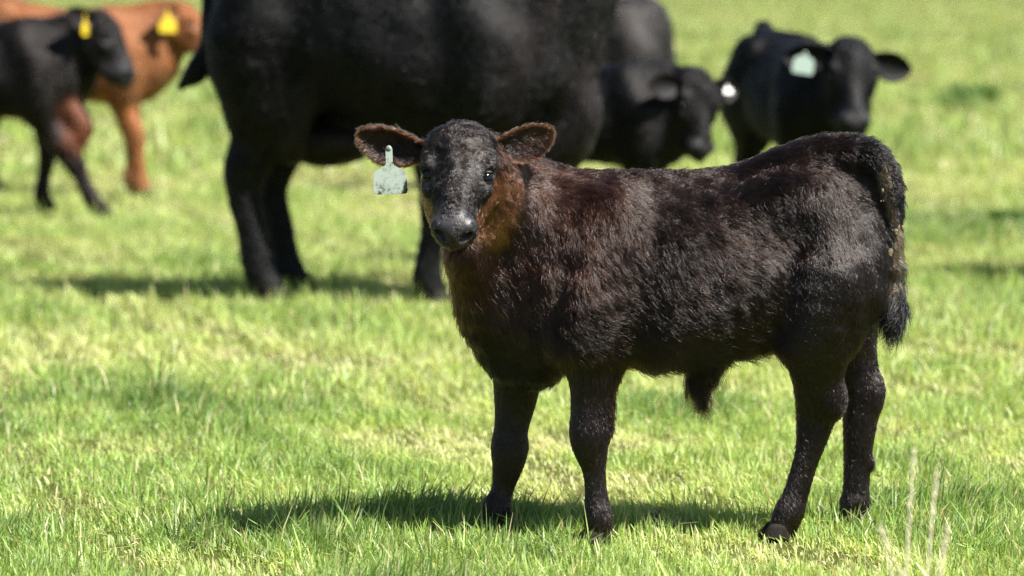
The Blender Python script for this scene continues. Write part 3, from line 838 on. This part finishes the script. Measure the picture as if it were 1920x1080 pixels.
def build_main():
    B = Body()
    BLK = (.0098, .0050, .0036); BRN = (.020, .0092, .0062); RED = (.030, .0125, .0078); TAN = (.36, .14, .055); GRY = (.0098, .0066, .0056); LEG = (.0115, .0062, .0045)
    n_c = VNoise(7, 8, seed=77)
    def torso_col(v):
        t = np.clip((v[:, 0] + .02) / .30, 0, 1) ** 1.3
        m = np.clip(.35 + .5 * n_c(v), 0, 1)
        c = np.array(BLK) * (1 - m)[:, None] + np.array((.011, .0064, .0052)) * m[:, None]
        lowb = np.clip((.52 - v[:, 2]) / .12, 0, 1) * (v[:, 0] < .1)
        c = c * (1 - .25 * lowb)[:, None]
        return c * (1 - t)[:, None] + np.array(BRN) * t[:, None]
    def torso_flow(v):
        f = np.zeros_like(v); f[:, 0] = -1; f[:, 2] = -.45 - .5 * np.clip((.60 - v[:, 2]) / .2, 0, 2)
        f[:, 2] += np.clip((v[:, 2] - .72) / .05, 0, 1) * .4
        return f
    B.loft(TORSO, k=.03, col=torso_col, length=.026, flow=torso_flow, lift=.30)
    # long belly coat, sheath tuft
    B.tube([(.10, 0, .392), (-.05, 0, .405), (-.18, 0, .432)], [(.09, .025), (.10, .03), (.08, .03)], k=.03, col=(.0085, .0060, .0055), length=.038, flow=(-.25, 0, -1), lift=.3, wt=.8)
    B.tube([L(1325, 660, 9.0), L(1310, 700, 9.0), L(1312, 728, 9.0)], [.045, .028, .013], k=.03, col=BLK, length=.040, flow=(-.1, 0, -1), lift=.25, wt=1.5)
    # haunches, hips, pins
    for q in (1, -1):
        yo = q
        B.tube([(-.245, yo * .070, .70), (-.325, yo * .082, .585), (-.30, yo * .082, .47)], [.090, .100, .082], k=.05, col=(.0070, .0042, .0035), length=.014, flow=(-.6, 0, -.8), lift=.25, wt=1.2)
        B.ell((-.19, yo * .095, .715), (.06, .04, .045), k=.08, col=BLK, length=.024, flow=(-1, 0, -.3), lift=.45)
        B.ell((-.40, yo * .050, .735), (.035, .03, .035), k=.04, col=BLK, length=.022, flow=(-.6, 0, -.8))
        B.tube([(.19, yo * .075, .69), (.265, yo * .102, .56), (.255, yo * .108, .46)], [.07, .086, .074], k=.05, col=RED if q == 1 else BRN, length=.024, flow=(-.55, 0, -.85), lift=.3)
    # withers ridge and back line
    B.tube([(.28, 0, .735), (.12, 0, .742), (-.10, 0, .757), (-.25, 0, .785), (-.36, 0, .800)], [.036, .040, .038, .040, .036], k=.05, col=BLK, length=.026, flow=(-1, 0, .25), lift=.75, wt=.9)
    # flank fold in front of the thigh
    B.tube([(-.205, .145, .60), (-.200, .135, .50), (-.205, .118, .42)], [.022, .024, .020], k=.05, col=BLK, length=.026, flow=(-.2, 0, -1))
    for q in (1, -1):
        B.ell((-.150, q * .186, .690), (.055, .028, .050), k=.07, sub=True)                                             # hollow in front of the hip
        B.tube([(-.212, q * .186, .66), (-.196, q * .186, .54), (-.192, q * .168, .445)], [.020, .024, .020], k=.05, sub=True)   # groove in front of the thigh
        B.tube([(.118, q * .196, .66), (.140, q * .202, .53), (.160, q * .186, .42)], [.020, .022, .018], k=.05, sub=True)       # groove behind the shoulder
        B.tube([(.30, q * .168, .60), (.335, q * .165, .50)], [.018, .018], k=.04, sub=True)                            # in front of the shoulder
    dn = (0, 0, -1)
    # near fore leg (the calf's left)
    YF = 8.865; gF = GR(YF + DY)
    B.tube([L(1075, 560, 8.90), L(1103, 640, 8.875), L(1105, 700, YF), L(1103, 765, YF), L(1104, 812, YF), L(1107, 842, YF), L(1114, 885, YF), L(1118, 930, YF), L(1121, gF - 58, YF), L(1123, gF - 28, YF), L(1124, gF - 14, YF)],
           [(.072, .082), (.056, .061), (.042, .047), (.033, .038), (.037, .043), (.033, .038), (.021, .025), (.021, .025), (.031, .032), (.027, .030), (.027, .030)],
           k=.035, col=LEG, length=.007, flow=dn, lift=.2)
    B.tube([L(1140, 640, 8.87), L(1138, 720, YF + .01), L(1130, 800, YF + .01)], [.030, .020, .016], k=.03, col=BRN, length=.018, flow=(-.3, 0, -1), lift=.35)     # back edge of the forearm
    # far fore leg
    YG = 9.095; gG = GR(YG + DY)
    B.tube([L(985, 600, 9.06), L(973, 690, 9.085), L(966, 750, YG), L(958, 805, YG), L(956, 838, YG), L(952, 872, YG), L(944, 912, YG), L(938, gG - 66, YG), L(932, gG - 48, YG), L(928, gG - 24, YG), L(926, gG - 12, YG)],
           [(.075, .080), (.053, .058), (.041, .047), (.034, .038), (.037, .042), (.031, .035), (.021, .026), (.022, .026), (.030, .032), (.027, .030), (.027, .030)],
           k=.035, col=LEG, length=.007, flow=dn, lift=.2)
    # near hind leg
    YH = 8.96; gH = GR(YH + DY)
    B.tube([L(1565, 520, 8.91), L(1545, 600, 8.905), L(1532, 670, 8.92), L(1533, 725, 8.94), L(1532, 770, YH), L(1523, 820, YH), L(1509, 870, YH), L(1494, 920, YH), L(1481, gH - 58, YH), L(1469, gH - 28, YH), L(1464, gH - 14, YH)],
           [(.080, .095), (.064, .080), (.046, .066), (.036, .052), (.031, .046), (.025, .035), (.020, .028), (.021, .028), (.029, .033), (.026, .031), (.026, .031)],
           k=.04, col=LEG, length=.008, flow=(-.25, 0, -1), lift=.2)
    B.ell(L(1566, 752, 8.93), (.022, .020, .036), k=.03, col=LEG, length=.011, flow=dn)      # hock point
    B.ell(L(1563, 688, 8.845), (.016, .016, .040), k=.025, sub=True)
    B.tube([L(1130, 850, 8.838), L(1133, 900, 8.838)], [.006, .006], k=.012, sub=True)
    # far hind leg
    YI = 9.095; gI = GR(YI + DY)
    B.tube([L(1590, 520, 9.09), L(1590, 600, 9.09), L(1600, 680, YI), L(1614, 735, YI), L(1613, 785, YI), L(1609, 835, YI), L(1607, 885, YI), L(1605, 925, YI), L(1603, gI - 54, YI), L(1600, gI - 26, YI), L(1598, gI - 12, YI)],
           [(.080, .095), (.060, .073), (.041, .053), (.034, .046), (.031, .038), (.027, .033), (.023, .029), (.024, .029), (.030, .034), (.026, .030), (.026, .030)],
           k=.04, col=LEG, length=.007, flow=dn, lift=.2)
    B.ell(L(1634, 735, YI), (.020, .022, .034), k=.03, col=LEG, length=.012, flow=dn)
    B.ell(L(1632, 868, YI), (.010, .012, .012), k=.012, col=LEG, length=.012, flow=dn)       # dew claw
    # neck: from the chest up and round towards the viewer
    Oh = P(863, 243, 8.760 + DY)
    axw = nz([-.045, -.745, -.655])
    fr_w = head_frame(Oh, axw, (.02, -.55, .83))
    fr = head_frame(LW(Oh - base), LW(fr_w[1]), LW(fr_w[2]))
    nk = lambda v: np.stack([-.5 + 0 * v[:, 0], 0 * v[:, 0], -.9 + 0 * v[:, 0]], 1)
    side_l = LW((.62, .78, 0))
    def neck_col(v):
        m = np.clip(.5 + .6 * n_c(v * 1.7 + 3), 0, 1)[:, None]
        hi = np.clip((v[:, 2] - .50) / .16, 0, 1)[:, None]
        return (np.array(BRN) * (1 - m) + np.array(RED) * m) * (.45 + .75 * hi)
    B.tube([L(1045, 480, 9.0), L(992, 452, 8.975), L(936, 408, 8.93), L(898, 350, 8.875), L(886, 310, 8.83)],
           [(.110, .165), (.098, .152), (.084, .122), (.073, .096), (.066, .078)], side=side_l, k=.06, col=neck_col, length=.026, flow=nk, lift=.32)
    # crest and the tan side of the neck behind the jaw
    B.tube([L(1010, 350, 8.98), L(975, 335, 8.93), L(938, 318, 8.88)], [.045, .043, .040], side=side_l, k=.05, col=BRN, length=.028, flow=(-.7, 0, -.5), lift=.5)
    B.tube([L(932, 340, 8.830), L(929, 385, 8.825), L(918, 425, 8.83)], [.026, .026, .022], side=side_l, k=.045, col=TAN, length=.016, flow=nk, lift=.25, wt=1.3)
    # throat, dewlap and brisket
    B.tube([L(878, 455, 8.84), L(892, 520, 8.90), L(920, 590, 8.96), L(958, 645, 9.0), L(1010, 672, 9.0)],
           [(.045, .040), (.052, .050), (.070, .062), (.085, .065), (.085, .055)], side=side_l, k=.05,
           col=lambda v: np.array((.032, .0145, .0085)) * np.clip((v[:, 2] - .42) / .14, 0, 1)[:, None] + np.array((.005, .0042, .0042)) * (1 - np.clip((v[:, 2] - .42) / .14, 0, 1))[:, None],
           length=.026, flow=(-.1, 0, -1), lift=.32)
    add_head(B, fr, 1.0, col=GRY, jaw_col=(.12, .052, .023), nose_col=(.022, .021, .024), wide=.98)
    # tail: arched off the rump, hanging down behind
    tl = [L(1400, 328, 8.995), L(1480, 300, 8.99), L(1560, 280, 8.99), L(1625, 285, 8.98), L(1662, 320, 8.97), L(1676, 380, 8.97), L(1680, 440, 8.97), L(1680, 500, 8.97)]
    B.tube(tl, [.020, .025, .025, .021, .016, .013, .011, .010], k=.035, col=(.0055, .0045, .0043), length=.021, flow=lambda v: np.stack([-np.clip((v[:, 2] - .70) / .1, 0, 1) * 1.2, 0 * v[:, 0], -1.2 * np.clip((.83 - v[:, 2]) / .06, 0, 1)], 1), lift=.85, wt=1.8)
    B.tube([L(1680, 500, 8.97), L(1676, 560, 8.97), L(1675, 605, 8.97)], [.013, .016, .010], k=.012, col=(.0042, .004, .0045), length=.058, flow=dn, lift=.28, wt=2.0)
    V, F = B.build(.0048, 4)
    N = vnormals(V, F)
    r1, r2 = VNoise(34, 14, seed=401), VNoise(95, 16, seed=402)
    O, ax, do, si = fr
    away = np.clip((np.linalg.norm(V - (O + ax * .12), axis=1) - .13) / .08, 0, 1) * np.clip((V[:, 2] - .25) / .15, .25, 1)
    V = V + N * ((.0036 * r1(V) + .0014 * r2(V)) * away)[:, None]
    N = vnormals(V, F)
    at = B.attributes(V, N)
    O_, ax_ = fr[0], fr[1]
    dh = np.linalg.norm(V - (O_ + ax_ * .10), axis=1)
    trunk = np.clip((dh - .16) / .06, 0, 1) * np.clip((V[:, 2] - .36) / .08, 0, 1) * np.clip((V[:, 0] + .36) / .06, 0, 1)
    nA, nB = VNoise(6, 10, seed=301), VNoise(17, 12, seed=302)
    f = np.clip((V[:, 0] - .06) / .26 + .16 * nA(V) + .10 * nB(V), 0, 1)
    f = f * f * (3 - 2 * f) * np.clip((V[:, 2] - .40 + .04 * nA(V + 5)) / .16, 0, 1)
    m2 = np.clip(.5 + .4 * nA(V + 9) + .3 * nB(V + 4), 0, 1)[:, None]
    dark = np.array(BLK) * (1 - m2) + np.array((.0125, .0062, .0044)) * m2
    warm = np.array(BRN) * (1 - m2) + np.array(RED) * m2
    field = dark * (1 - f[:, None]) + warm * f[:, None]
    tan = np.clip((at['col'][:, 0] - .05) / .08, 0, 1)
    trunk = (trunk * (1 - tan))[:, None]
    at['col'] = at['col'] * (1 - trunk) + field * trunk
    # both sides of the face alike: paler eyelid rims, tan cheek
    O, ax, do, si = fr
    rel = V - O; ha, hn_, hs_ = rel @ ax, rel @ do, np.abs(rel @ si)
    ck = np.clip((-.062 - hn_) / .022, 0, 1) * np.clip((ha - .02) / .03, 0, 1) * np.clip((.205 - ha) / .03, 0, 1) * (hs_ < .10) * (hn_ > -.17)
    ck = (ck * (1 - at['bare']))[:, None] * .85
    at['col'] = at['col'] * (1 - ck) + np.array((.15, .060, .025)) * ck
    for q in (1, -1):
        ec = O + ax * .103 + si * q * .0610 - do * .040
        d = np.linalg.norm(V - ec, axis=1); m = np.exp(-(d / .030) ** 2)[:, None]
        at['col'] = at['col'] * (1 - .6 * m) + np.array((.030, .028, .029)) * .6 * m
        at['dens'] = at['dens'] * (1 - .85 * np.exp(-(d / .024) ** 2))
    # dung caked into the tail hair
    nD = VNoise(260, 16, seed=500)
    for (x0, y0), (x1, y1), Yd, rr in (((1652, 330), (1660, 400), 8.945, .016), ((1690, 425), (1684, 520), 8.955, .014), ((1676, 470), (1672, 560), 8.955, .010)):
        a_, b_ = L(x0, y0, Yd), L(x1, y1, Yd); t_ = np.clip(((V - a_) @ (b_ - a_)) / np.dot(b_ - a_, b_ - a_), 0, 1)
        d = np.linalg.norm(V - a_ - t_[:, None] * (b_ - a_), axis=1)
        m = np.clip(1.4 - d / rr + .55 * nD(V), 0, 1)[:, None] * .8
        at['col'] = at['col'] * (1 - m) + np.array((.20, .145, .085)) * m
    skin = at['col'] * (.55 * (1 - at['bare']) + at['bare'])[:, None]
    print('calf body', len(V), len(F), time.time() - T0)
    mesh_obj('body', V, F, M_SKIN, calf, attrs={'col': ('FLOAT_COLOR', skin), 'bare': ('FLOAT', at['bare'])})
    for q in (1, -1): eye_mesh('eye', fr, 1.0, q, calf, .98, M_LID)
    camdir = LW(nz(np.array([0, 0, CAM_H]) - base))
    hd = np.clip((.185 - np.linalg.norm(V - (O + ax * .09 - do * .05), axis=1)) / .03, 0, 1)
    ah = {k_: v_.copy() for k_, v_ in at.items()}
    ah['dens'] = at['dens'] * hd; ah['length'] = np.minimum(at['length'] * 1.1, .025)
    for q in (1, -1):
        d = np.linalg.norm(V - (O + ax * .106 + si * q * .062 - do * .036), axis=1)
        ah['length'] = ah['length'] * (1 - .65 * np.exp(-(d / .034) ** 2)); ah['dens'] = ah['dens'] * (1 - .75 * np.exp(-(d / .023) ** 2))
        ah['lift'] = ah['lift'] * (1 - .6 * np.exp(-(d / .040) ** 2))
    up_f = np.clip((rel @ ax) / .10, 0, 1)                    # hair lies flatter down the face
    ah['lift'] = ah['lift'] * (1 - .45 * up_f)
    grow_fur('head_fur', V, F, N, ah, 42000, calf, M_FUR, clump_n=1500, clump=.72, swirl=.55, rad=.0005, wave=.30, seed=14, colvar=.45, guard=.03, grav=.05)
    at['dens'] = at['dens'] * (1 - hd)
    grow_fur('fur', V, F, N, at, 300000, calf, M_FUR, cull_dir=camdir, clump_n=34000, clump=.5, swirl=.45, rad=.00055, seed=4)
    # ears
    e1b, e1t = L(792, 283, 8.79), L(676, 262, 8.80)
    e2b, e2t = L(928, 280, 8.80), L(1036, 256, 8.84)
    efx = LW((.0, -1, .05))
    for b, t, fc, sgn in ((e1b, e1t, LW((-.25, -1, -.05)), 0), (e2b, e2t, LW((.15, -1, -.05)), 1)):
        bb = b + (b - t) * .10
        o, (VV, FF, NN, ea), inf = ear_mesh(calf, bb, t, fc, .041, M_SKIN, (.012, .0072, .0058), (.085, .036, .016), rise=.07)
        grow_fur('ear_fur', VV, FF, NN, ea, 7000, calf, M_FUR, clump_n=700, clump=.5, rad=.0006, seed=40 + sgn, swirl=.35, grav=.05)
    # ear tag with its neck pinned through the ear on the left of the picture
    tag_mesh(calf, L(729, 278, 8.745), (.0735), .062, .036, LW((.10, -1, .12)), M_TAGG, tilt=.03)
    # cloven hooves
    for hp, Yq in (((1122, 1003), YF), ((930, 985), YG), ((1466, 990), YH), ((1600, 983), YI)):
        c = L(hp[0] - 8, hp[1], Yq); c[2] = -base[2]
        hoof_mesh(calf, c, (1, 0), .98)
    # dried dung matted into the tail
    r = np.random.default_rng(12)
    for i in range(9):
        if i < 3: c = L(1652 + r.normal(0, 4), 335 + r.uniform(-8, 45), 8.94)
        else: c = L(1678 + r.normal(0, 8), 420 + 95 * r.random() ** .8 + (0 if i < 22 else 60), 8.945 + r.normal(0, .005))
        rad = .0016 + .0045 * r.random() ** 2
        vs_ = []; fs_ = []
        n, m = 7, 5
        for j in range(m + 1):
            th = math.pi * j / m
            for k in range(n):
                ph = 6.283 * k / n; q = rad * r.uniform(.4, 1.5)
                vs_.append(c + q * np.array([math.sin(th) * math.cos(ph), math.sin(th) * math.sin(ph) * .7, math.cos(th) * 1.5]))
        for j in range(m):
            for k in range(n): fs_.append((j * n + k, (j + 1) * n + k, (j + 1) * n + (k + 1) % n, j * n + (k + 1) % n))
        mesh_obj('dung_clump', vs_, fs_, M_MUD, calf)
calf.rotation_euler = (0, 0, math.atan2(fwd[1], fwd[0]))
build_main()
print('near calf', time.time() - T0)

# ------------------------------------------------------------------ the herd behind
def place(name, px, Y, heading, label, cat, group):
    """heading: degrees, 0 = facing the right of the picture, -90 = facing the viewer"""
    x = (px - 960) / FPX * Y
    o = empty(name, (x, Y, 0), R_(heading)); tag(o, label, cat, group)
    return o

# big black cow
cow = place('cow', 734, 14.75, -13, 'big black cow standing behind the near calf, head above the picture', 'cow', 'cows in the pasture')
def cow_extra(B, zz, S):
    # brisket, dewlap folds and shoulder ridge
    B.tube([(.40 * S, 0, zz(.50)), (.455 * S, 0, zz(.43)), (.42 * S, 0, zz(.36)), (.33 * S, 0, zz(.335))], [.075 * S, .065 * S, .07 * S, .07 * S], k=.05)
    B.tube([(.50 * S, 0, zz(.74)), (.505 * S, 0, zz(.60)), (.485 * S, 0, zz(.48)), (.44 * S, 0, zz(.40))], [.020 * S, .024 * S, .026 * S, .03 * S], k=.03)
    for q in (1, -1):
        B.tube([(.42 * S, q * .10 * S, zz(.76)), (.405 * S, q * .115 * S, zz(.62)), (.36 * S, q * .11 * S, zz(.50))], [.022 * S, .026 * S, .022 * S], k=.03)
        B.tube([(.30 * S, q * .15 * S, zz(.60)), (.335 * S, q * .15 * S, zz(.52)), (.31 * S, q * .14 * S, zz(.42))], [.03 * S, .035 * S, .03 * S], k=.035)
        B.tube([(-.14 * S, q * .17 * S, zz(.50)), (-.19 * S, q * .15 * S, zz(.40)), (-.22 * S, q * .12 * S, zz(.34))], [.02 * S, .025 * S, .03 * S], k=.05)
    B.ell((-.16 * S, 0, zz(.36)), (.12 * S, .09 * S, .06 * S), k=.06)       # udder
bovine(cow, S=1.46, zb=.53, kz=1.85, wide=1.22, elbow=(.24, .13), hock_z=.42, front=((.30, 0), (.12, 0)), hind=((-.275, 0), (-.285, 0)), neck=[(.68, .02, 1.20)],
       head=((.84, .10, 1.60), (.75, .1, -.66), (.6, 0, .8)), head_scale=1.55, leg_r=1.08, extra=cow_extra, res=.014, head_wide=1.05, fur=90000, furlen=.014,
       col=(.0035, .0035, .0038), tail=[(-.58, 0, 1.30), (-.645, -.02, 1.22), (-.66, -.05, 1.02), (-.665, -.06, .88), (-.70, -.05, .79), (-.78, -.05, .72)], tail_r=.019)
print('cow', time.time() - T0)

# calf nursing side, between the cow and the far calf
c2 = place('calf', 1098, 16.2, -20, 'shiny black calf beside the big cow, head lowered, white tag in its ear', 'calf', 'calves in the pasture')
bovine(c2, S=1.0, front=((.24, 0), (.30, 0)), hind=((-.33, 0), (-.36, 0)), neck=[(.40, -.03, .60)],
       head=((.49, -.06, .735), (.28, -.36, -.89), (.75, -.5, .45)), res=.011, head_scale=1.22, col=(.0055, .0048, .0050), wide=1.05,
       tail=[(-.40, 0, .78), (-.46, 0, .72), (-.47, 0, .55), (-.46, 0, .35)], ears={1: dict(dir=(.35, .9, .02), face=(.7, -.6, .1)), -1: dict(dir=(-.5, -.8, .1), face=(.6, -.6, .1))},
       tag=dict(side=1, mat=M_TAGW, facing=(.5, -.7, .4), w=.036, h=.026, neck=.01))

# far black calf facing the viewer
c3 = place('calf', 1497, 16.9, -75, 'black calf at right looking back at the viewer, mint green ear tag', 'calf', 'calves in the pasture')
bovine(c3, S=1.06, front=((.27, 0), (.25, 0)), hind=((-.32, 0), (-.34, 0)), neck=[(.43, .03, .70)],
       head=((.50, .06, .845), (.58, -.14, -.78), (.78, 0, .62)), res=.012, col=(.0035, .0035, .0040), head_scale=1.42, head_wide=.95,
       tail=[(-.40, 0, .83), (-.46, 0, .87), (-.50, 0, .82), (-.51, 0, .6), (-.51, 0, .4)], tail_r=.03,
       tag=dict(side=-1, mat=M_TAGG2, facing=(.85, -.35, .1), w=.085, h=.075, neck=.004, tilt=-.15))

# grey-black heifer behind
h1 = place('heifer', 1060, 20.7, 172, 'dull black heifer far behind, only its back and rump showing', 'heifer', 'cows in the pasture')
bovine(h1, S=1.16, front=((.27, 0), (.23, 0)), hind=((-.32, 0), (-.36, 0)), neck=[(.55, 0, .72)], head=((.72, 0, .70), (.75, 0, -.66), (.66, 0, .75)),
       res=.014, col=(.030, .027, .026), wide=1.2, tail=[(-.47, 0, .86), (-.52, 0, .78), (-.52, 0, .5), (-.52, 0, .35)])

# walking black calf at left
c4 = place('calf', -38, 19.0, -8, 'black calf walking at the left edge, reddish shoulder, thin yellow ear tag', 'calf', 'calves in the pasture')
bovine(c4, S=1.13, front=((.24, .03), (.52, 0)), hind=((-.42, 0), (-.08, 0)), neck=[(.45, 0, .76)],
       head=((.60, -.01, .895), (.58, -.30, -.76), (.75, 0, .6)), res=.012, head_scale=1.28, col=(.0050, .0040, .0042), shoulder_col=(.009, .0068, .0065), leg_col=(.010, .0065, .006),
       tail=[(-.46, 0, .88), (-.52, 0, .80), (-.53, 0, .55), (-.53, 0, .4)],
       extra=lambda B, zz, S: B.tube([(.40 * S, -.05 * S, .50), (.43 * S, -.06 * S, .42), (.40 * S, -.075 * S, .34)], [.05 * S, .055 * S, .045 * S], k=.04, col=(.13, .045, .022), wt=2.5),
       tag=dict(side=-1, mat=M_TAGY, facing=(1, -.25, 0), w=.06, h=.06, neck=.03), ears={-1: dict(dir=(-.55, -.55, .35), face=(.6, -.7, .2)), 1: dict(dir=(-.3, .7, .4), face=(.6, .5, .2))})

# brown calf behind it
c5 = place('calf', 120, 20.3, -2, 'orange brown calf behind the walking calf, yellow ear tag', 'calf', 'calves in the pasture')
bovine(c5, S=1.17, front=((.28, 0), (.34, 0)), hind=((-.30, 0), (-.45, 0)), neck=[(.50, 0, .80)],
       head=((.58, -.02, .92), (.75, -.1, -.6), (.6, 0, .8)), res=.012, col=(.21, .078, .026), leg_col=(.26, .10, .036), hide=M_HIDE_B,
       tail=[(-.48, 0, .9), (-.54, 0, .82), (-.55, 0, .55), (-.55, 0, .4)], ear_cols=((.12, .045, .02), (.25, .10, .04)),
       tag=dict(side=-1, mat=M_TAGY, facing=(.25, -1, .1), w=.085, h=.075, neck=.03), ears={-1: dict(dir=(-.45, -.6, .12), face=(.5, -.8, .2))})

# another calf standing just outside the right edge, its shadow falls into the picture
c6 = place('calf', 2250, 15.6, 20, 'black calf standing just beyond the right edge of the picture', 'calf', 'calves in the pasture')
for ch in list(h1.children):
    d = ch.copy(); COL.objects.link(d); d.parent = c6
    for g in ch.children:
        e = g.copy(); COL.objects.link(e); e.parent = d
print('herd', time.time() - T0)

# ------------------------------------------------------------------ dry seed stalks close to the lens
M_STRAW = mat_simple('dry_straw', (.78, .72, .50), .7, .2, noise=(80, (.70, .62, .42)))
def stalk(px, py0, py1, Y, lean, name='dry_grass_stalk', label=None):
    b = P(px, 1080, Y); b[2] = 0
    t = P(px + lean, py1, Y)
    root = mesh_tube(name, [b, b * .5 + t * .5 + np.array([-lean * .0005, 0, 0]), t], [.0026, .0024, .0014], M_STRAW)
    tag(root, label, 'grass stalk', 'dry stalks in front of the lens')
    return root
def mesh_tube(name, pts, rad, mat, parent=None, n=7):
    c = catmull(np.hstack([np.array(pts), np.array(rad)[:, None]]), 12)
    V, F = [], []
    for i, q in enumerate(c):
        t = nz(c[min(i + 1, 11), :3] - c[max(i - 1, 0), :3]); u = nz(np.cross(t, (0, 1, .1))); v = np.cross(t, u)
        for j in range(n):
            a = 6.2832 * j / n; V.append(q[:3] + (u * math.cos(a) + v * math.sin(a)) * q[3])
    for i in range(11):
        for j in range(n): F.append((i * n + j, i * n + (j + 1) % n, (i + 1) * n + (j + 1) % n, (i + 1) * n + j))
    return mesh_obj(name, V, F, mat, parent)
r9 = np.random.default_rng(90)
for px, top, Y, lean, lab in ((1700, 845, 6.8, 12, 'pale dry grass stalk, tallest of those blurred at lower right'), (1738, 880, 6.8, 18, 'pale dry grass stalk leaning right, blurred at lower right'),
                              (1690, 985, 6.8, -40, 'short pale dry stalk leaning left at the bottom right'), (1755, 985, 6.8, 24, 'short pale dry stalk rightmost at the bottom right')):
    s = stalk(px, 1080, top, Y, lean, label=lab)
    # seed head: slim panicle of small husks
    t = P(px + lean, top, Y); d = nz(t - P(px, 1080, Y)); V, F = [], []
    for k in range(26):
        c = t - d * (.10 * k / 26) + r9.normal(0, .0024, 3); ln = .010; o = nz(d + r9.normal(0, .35, 3)); u = nz(np.cross(o, r9.normal(size=3))) * .0018; w = np.cross(o, u)
        b = len(V); V += [c - o * ln * .4, c + u, c + w, c - u, c - w, c + o * ln * .6]
        for a, e in ((1, 2), (2, 3), (3, 4), (4, 1)): F += [(b, b + e, b + a), (b + 5, b + a, b + e)]
    mesh_obj('seed_head', V, F, M_STRAW, s)
M_WEED = mat_grass('weed_leaf')
def weed(px, py, Hh, spread, n, label, seed):
    Yg = 1175 / (py + 150) * 9.0; c = np.array([(px - 960) / FPX * Yg, Yg, 0]); r = np.random.default_rng(seed)
    root = empty('weed_clump', c); tag(root, label, 'weed', 'weeds in the pasture')
    V, F, C = [], [], []
    for i in range(n):
        a = r.uniform(0, 6.283); d = np.array([math.cos(a), math.sin(a), 0]); p = np.array([r.normal(0, spread * .35), r.normal(0, spread * .35), 0]); h = Hh * r.uniform(.5, 1.1); w = .018 * r.uniform(.7, 1.4); sd = np.array([-d[1], d[0], 0])
        b = len(V); ln = r.uniform(.2, .9); cc = np.array([.055, .13, .03]) * r.uniform(.7, 1.4)
        for t, ww in ((0, .3), (.35, .9), (.7, 1.0), (1, .1)):
            q = p + d * (ln * h * t ** 1.6) + np.array([0, 0, h * (t - .25 * t * t)])
            V += [q - sd * w * ww, q + sd * w * ww]; C += [cc, cc]
        for j in range(3): F.append((b + 2 * j, b + 2 * j + 1, b + 2 * j + 3, b + 2 * j + 2))
    mesh_obj('leaves', np.array(V), np.array(F), M_WEED, root, attrs={'col': ('FLOAT_COLOR', np.array(C))})
weed(1828, 200, .22, .22, 150, 'dark green weed clump far right behind the herd', 5)
weed(1905, 425, .10, .12, 70, 'small dark weed tuft at the right edge', 6)
weed(1780, 205, .10, .20, 80, 'low weed patch left of the tall far weed clump', 7)
print('done', time.time() - T0)
